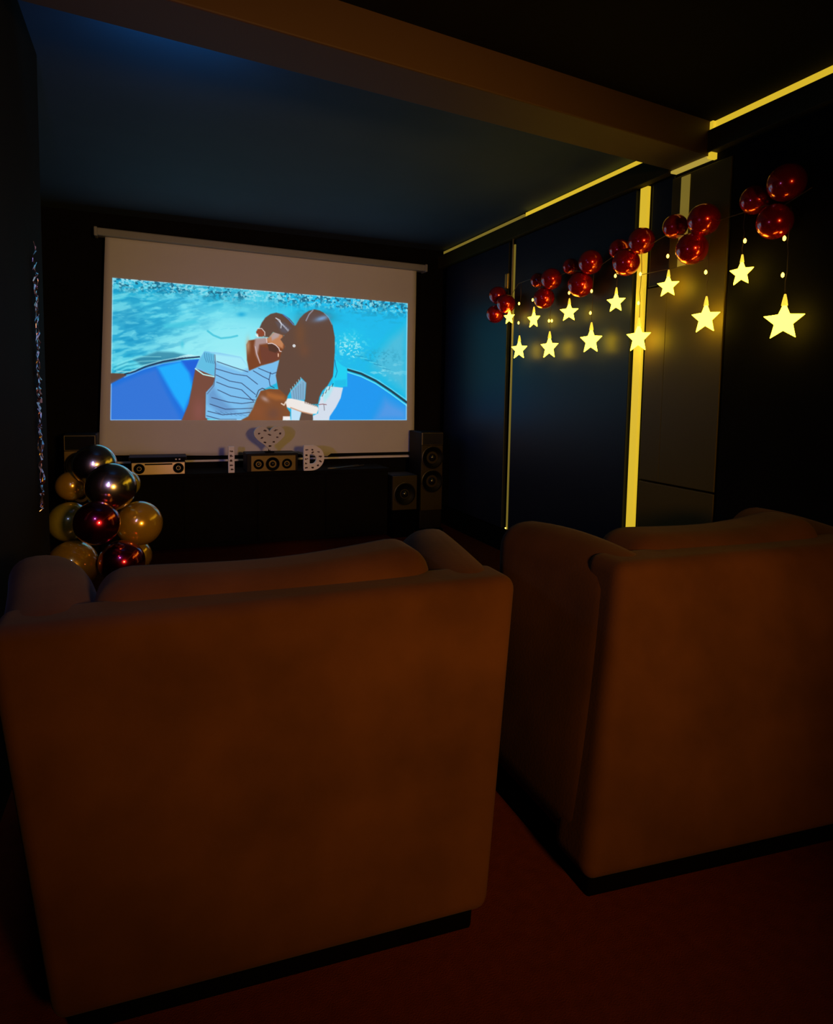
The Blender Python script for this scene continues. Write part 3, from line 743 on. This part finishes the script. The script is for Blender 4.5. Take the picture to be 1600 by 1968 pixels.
for it in range(300):                                  # slide balloons back and forth until they only touch
    mv = False
    for i in range(len(BL)):
        for j in range(i):
            a, ra = ball(*BL[i][:3], TT[i]); b, rb = ball(*BL[j][:3], TT[j])
            if np.linalg.norm(a-b) < 1.0*(ra+rb):
                s_ = 0.006 if TT[i] >= TT[j] else -0.006
                TT[i] += s_; TT[j] -= s_; mv = True
    if not mv: break
for (px_, py_, rp, Y, key, lab), t_ in zip(BL, TT):
    p, r = ball(px_, py_, rp, t_); p = Vector(p)
    balloon(p, r, key, lab, g, (AX.x, AX.y, p.z-0.03))
st_ = empty('balloon_stand', (AX.x, AX.y, 0)); tag(st_, 'thin upright stand carrying the floor balloon column', 'stand')
bm = bmesh.new(); lathe(bm, [(0, 0), (0.13, 0), (0.13, 0.012), (0.02, 0.022), (0, 0.022)], (0, 0, 0), n=32); from_bm('base', bm, M['steel'], st_, smooth=False)
bm = bmesh.new(); tube(bm, [(0, 0, 0.02), (0, 0, 0.15), (0, 0, 0.27)], 0.008, 10); from_bm('pole', bm, M['steel'], st_, smooth=True)

# red balloons of the wall garland, six clusters of three
RB = [
 [(956, 568, 17, 'upper left'), (972, 584, 18, 'right'), (951, 604, 17, 'lower left')],
 [(1033, 539, 14, 'upper left'), (1059, 536, 20, 'upper right'), (1045, 573, 20, 'lower')],
 [(1096, 512, 15, 'upper left'), (1134, 504, 23, 'upper right'), (1115, 547, 24, 'lower')],
 [(1189, 479, 19, 'upper left'), (1232, 463, 25, 'upper right'), (1203, 504, 26, 'lower')],
 [(1297, 435, 23, 'upper left'), (1352, 422, 30, 'upper right'), (1329, 478, 30, 'lower')],
 [(1450, 384, 27, 'upper left'), (1511, 351, 35, 'upper right'), (1488, 426, 33, 'lower')],
]
where = ['cluster nearest the screen', 'second cluster from the screen', 'third cluster from the screen', 'cluster over the bright vertical strip', 'cluster under the beam end', 'cluster nearest the right frame edge']
for ci, cl in enumerate(RB):
    pts = [at(x, y, 'X', 2.475) for x, y, r, w_ in cl]
    cen = sum(pts, Vector())/3
    for (x, y, rp, w_), p in zip(cl, pts):
        if 'upper right' == w_: xx = 2.46
        elif 'upper left' == w_: xx = 2.50
        else: xx = 2.465
        p = at(x, y, 'X', xx); dep = float(np.dot(np.array(p)-EYE, fw)); r = min(rp*dep/F_PX, WX-0.035-xx+0.005)
        r = rp*dep/F_PX
        if xx+r > WX-0.031: 
            xx = WX-0.033-r; p = at(x, y, 'X', xx); dep = float(np.dot(np.array(p)-EYE, fw)); r = rp*dep/F_PX
        balloon(p, r, 'red', f'shiny red balloon, {w_} one of the {where[ci]}', 'red balloons of the wall garland', cen+Vector((0.02, 0, 0)))

# ------------------------------------------------------------------ star string lights
SX = 2.47
def star_bm(r, t=0.012):
    """open five-pointed star frame, in the YZ plane, puffed in X"""
    bm = bmesh.new(); ri = r*0.45
    out = [((r if k % 2 == 0 else ri)*math.sin(k*math.pi/5), (r if k % 2 == 0 else ri)*math.cos(k*math.pi/5)) for k in range(10)]
    ctr1 = bm.verts.new((t, 0, 0)); ctr2 = bm.verts.new((-t, 0, 0))
    e1 = [bm.verts.new((t*0.35, y, z)) for y, z in out]; e2 = [bm.verts.new((-t*0.35, y, z)) for y, z in out]
    for k in range(10):
        j = (k+1) % 10
        bm.faces.new((ctr1, e1[k], e1[j])); bm.faces.new((ctr2, e2[j], e2[k])); bm.faces.new((e1[k], e2[k], e2[j], e1[j]))
    return bm
def strand(sx, sy, r, bulbs, topy, label, rz):
    p = at(sx, sy, 'X', SX); tp = at(sx, topy, 'X', SX)
    root = empty('star_light_strand', (SX, p.y, p.z)); tag(root, label, 'string lights', 'star strands of the wall garland')
    H = tp.z-p.z
    bm = bmesh.new(); pts = [(0.002*math.sin(9*k), 0.003*math.sin(5*k+sx), r*1.2+(H-r*1.2)*k/10) for k in range(11)]
    tube(bm, pts, 0.0016, 5); from_bm('wire', bm, M['wire'], root, smooth=True)
    o = from_bm('star', star_bm(r*1.12), M['star'], root, bevel=0.003); o.rotation_euler = (0, 0, rz)
    bm = bmesh.new(); lathe(bm, [(0, r*0.85), (r*0.17, r*0.88), (r*0.13, r*1.15), (0.004, r*1.5), (0, r*1.52)], (0, 0, 0), n=12)
    from_bm('cap', bm, M['cap'], root, smooth=True)
    for (bx, by) in bulbs:
        q = at(bx, by, 'X', SX)
        bm = bmesh.new(); lathe(bm, [(0, -0.011), (0.006, -0.006), (0.007, 0.003), (0.003, 0.010), (0, 0.012)], (q.x-SX-0.006, (q.y-p.y)*0.5, q.z-p.z), n=10)
        from_bm('bulb', bm, M['bulb'], root, smooth=True)
    return root
strand(978, 610, 0.050, [], 585, 'lit star hanging from the red balloon cluster nearest the screen', 0.3)
strand(997, 672, 0.068, [(997, 584), (996, 621)], 545, 'lowest hanging lit star nearest the screen, beside the thin vertical line', 0.35)
strand(1025, 614, 0.058, [(1023, 577)], 545, 'short hung small lit star left below the second balloon cluster', 0.2)
strand(1055, 668, 0.072, [(1055, 617), (1066, 616)], 545, 'long hung lit star below the second balloon cluster', 0.25)
strand(1093, 600, 0.058, [(1095, 563)], 520, 'short hung lit star left below the third balloon cluster', 0.6)
strand(1135, 655, 0.074, [(1134, 602), (1137, 560)], 520, 'long hung lit star with visible points below the third balloon cluster', 0.3)
strand(1183, 581, 0.056, [(1182, 531)], 490, 'short hung lit star left of the bright vertical strip', 0.35)
strand(1226, 650, 0.074, [(1232, 527), (1227, 583)], 480, 'long hung lit star in front of the bright vertical strip', 0.2)
strand(1283, 550, 0.055, [(1283, 493)], 450, 'short hung lit star below the cluster under the beam end', 0.4)
strand(1355, 612, 0.070, [(1355, 524)], 440, 'long hung bright star in front of the olive lit panel', 0.2)
strand(1424, 525, 0.055, [(1438, 462)], 400, 'short hung lit star left below the cluster nearest the right edge', 0.15)
strand(1505, 618, 0.076, [(1502, 460), (1500, 530)], 400, 'rightmost long hung bright star near the right frame edge', 0.35)
bm = bmesh.new()
cp = [(940, 600), (975, 578), (996, 545), (1020, 536), (1045, 545), (1095, 520), (1137, 522), (1182, 490), (1228, 482), (1283, 450), (1330, 452), (1375, 425), (1430, 408), (1470, 395), (1505, 395), (1560, 360)]
tube(bm, [at(x, y, 'X', SX) for x, y in cp], 0.0022, 6)
tube(bm, [at(x, y, 'X', SX+0.004) for x, y in ((1228, 529), (1260, 522), (1300, 514), (1330, 506), (1352, 500))], 0.0018, 6)
tag(from_bm('garland_cord', bm, M['wire'], smooth=True), 'thin cord carrying the red balloons and star strands along the right wall', 'cord')
# plug box of the garland on the thin vertical line
pb = empty('power_adapter', (2.535, 4.36, 2.09)); tag(pb, 'small power adapter with clips where the garland meets the thin vertical line', 'adapter')
bm = bmesh.new(); add_box(bm, (-0.012, -0.022, -0.03), (0.012, 0.022, 0.09)); from_bm('housing', bm, M['gold_trim'], pb, bevel=0.008)
bm = bmesh.new(); tube(bm, [(0.0, -0.02, -0.02), (0.004, -0.04, -0.12), (0.004, -0.045, -0.22), (0.004, -0.05, -0.30)], 0.003); from_bm('lead', bm, M['ring'], pb, smooth=True)

# ------------------------------------------------------------------ crinkled foil strip on the corner of the left pier
bm = bmesh.new(); rr = random.Random(4)
for s_ in range(3):
    y0 = 2.85+s_*0.018; z = 0.76; prev = None
    while z < 1.80-0.06*s_:
        hw = rr.uniform(0.003, 0.010); dx = rr.uniform(0.002, 0.014); yy = y0+rr.uniform(-0.006, 0.006)
        cur = (bm.verts.new((-0.418+dx, yy-hw, z)), bm.verts.new((-0.418+dx+rr.uniform(-0.004, 0.006), yy+hw, z)))
        if prev: bm.faces.new((prev[0], prev[1], cur[1], cur[0]))
        prev = cur; z += rr.uniform(0.008, 0.02)
fo2 = from_bm('foil_streamer', bm, M['foil']); sm_ = fo2.modifiers.new('t', 'SOLIDIFY'); sm_.thickness = 0.0008
tag(fo2, 'thin crinkled shiny pink foil streamer hanging down the left wall corner', 'streamer')
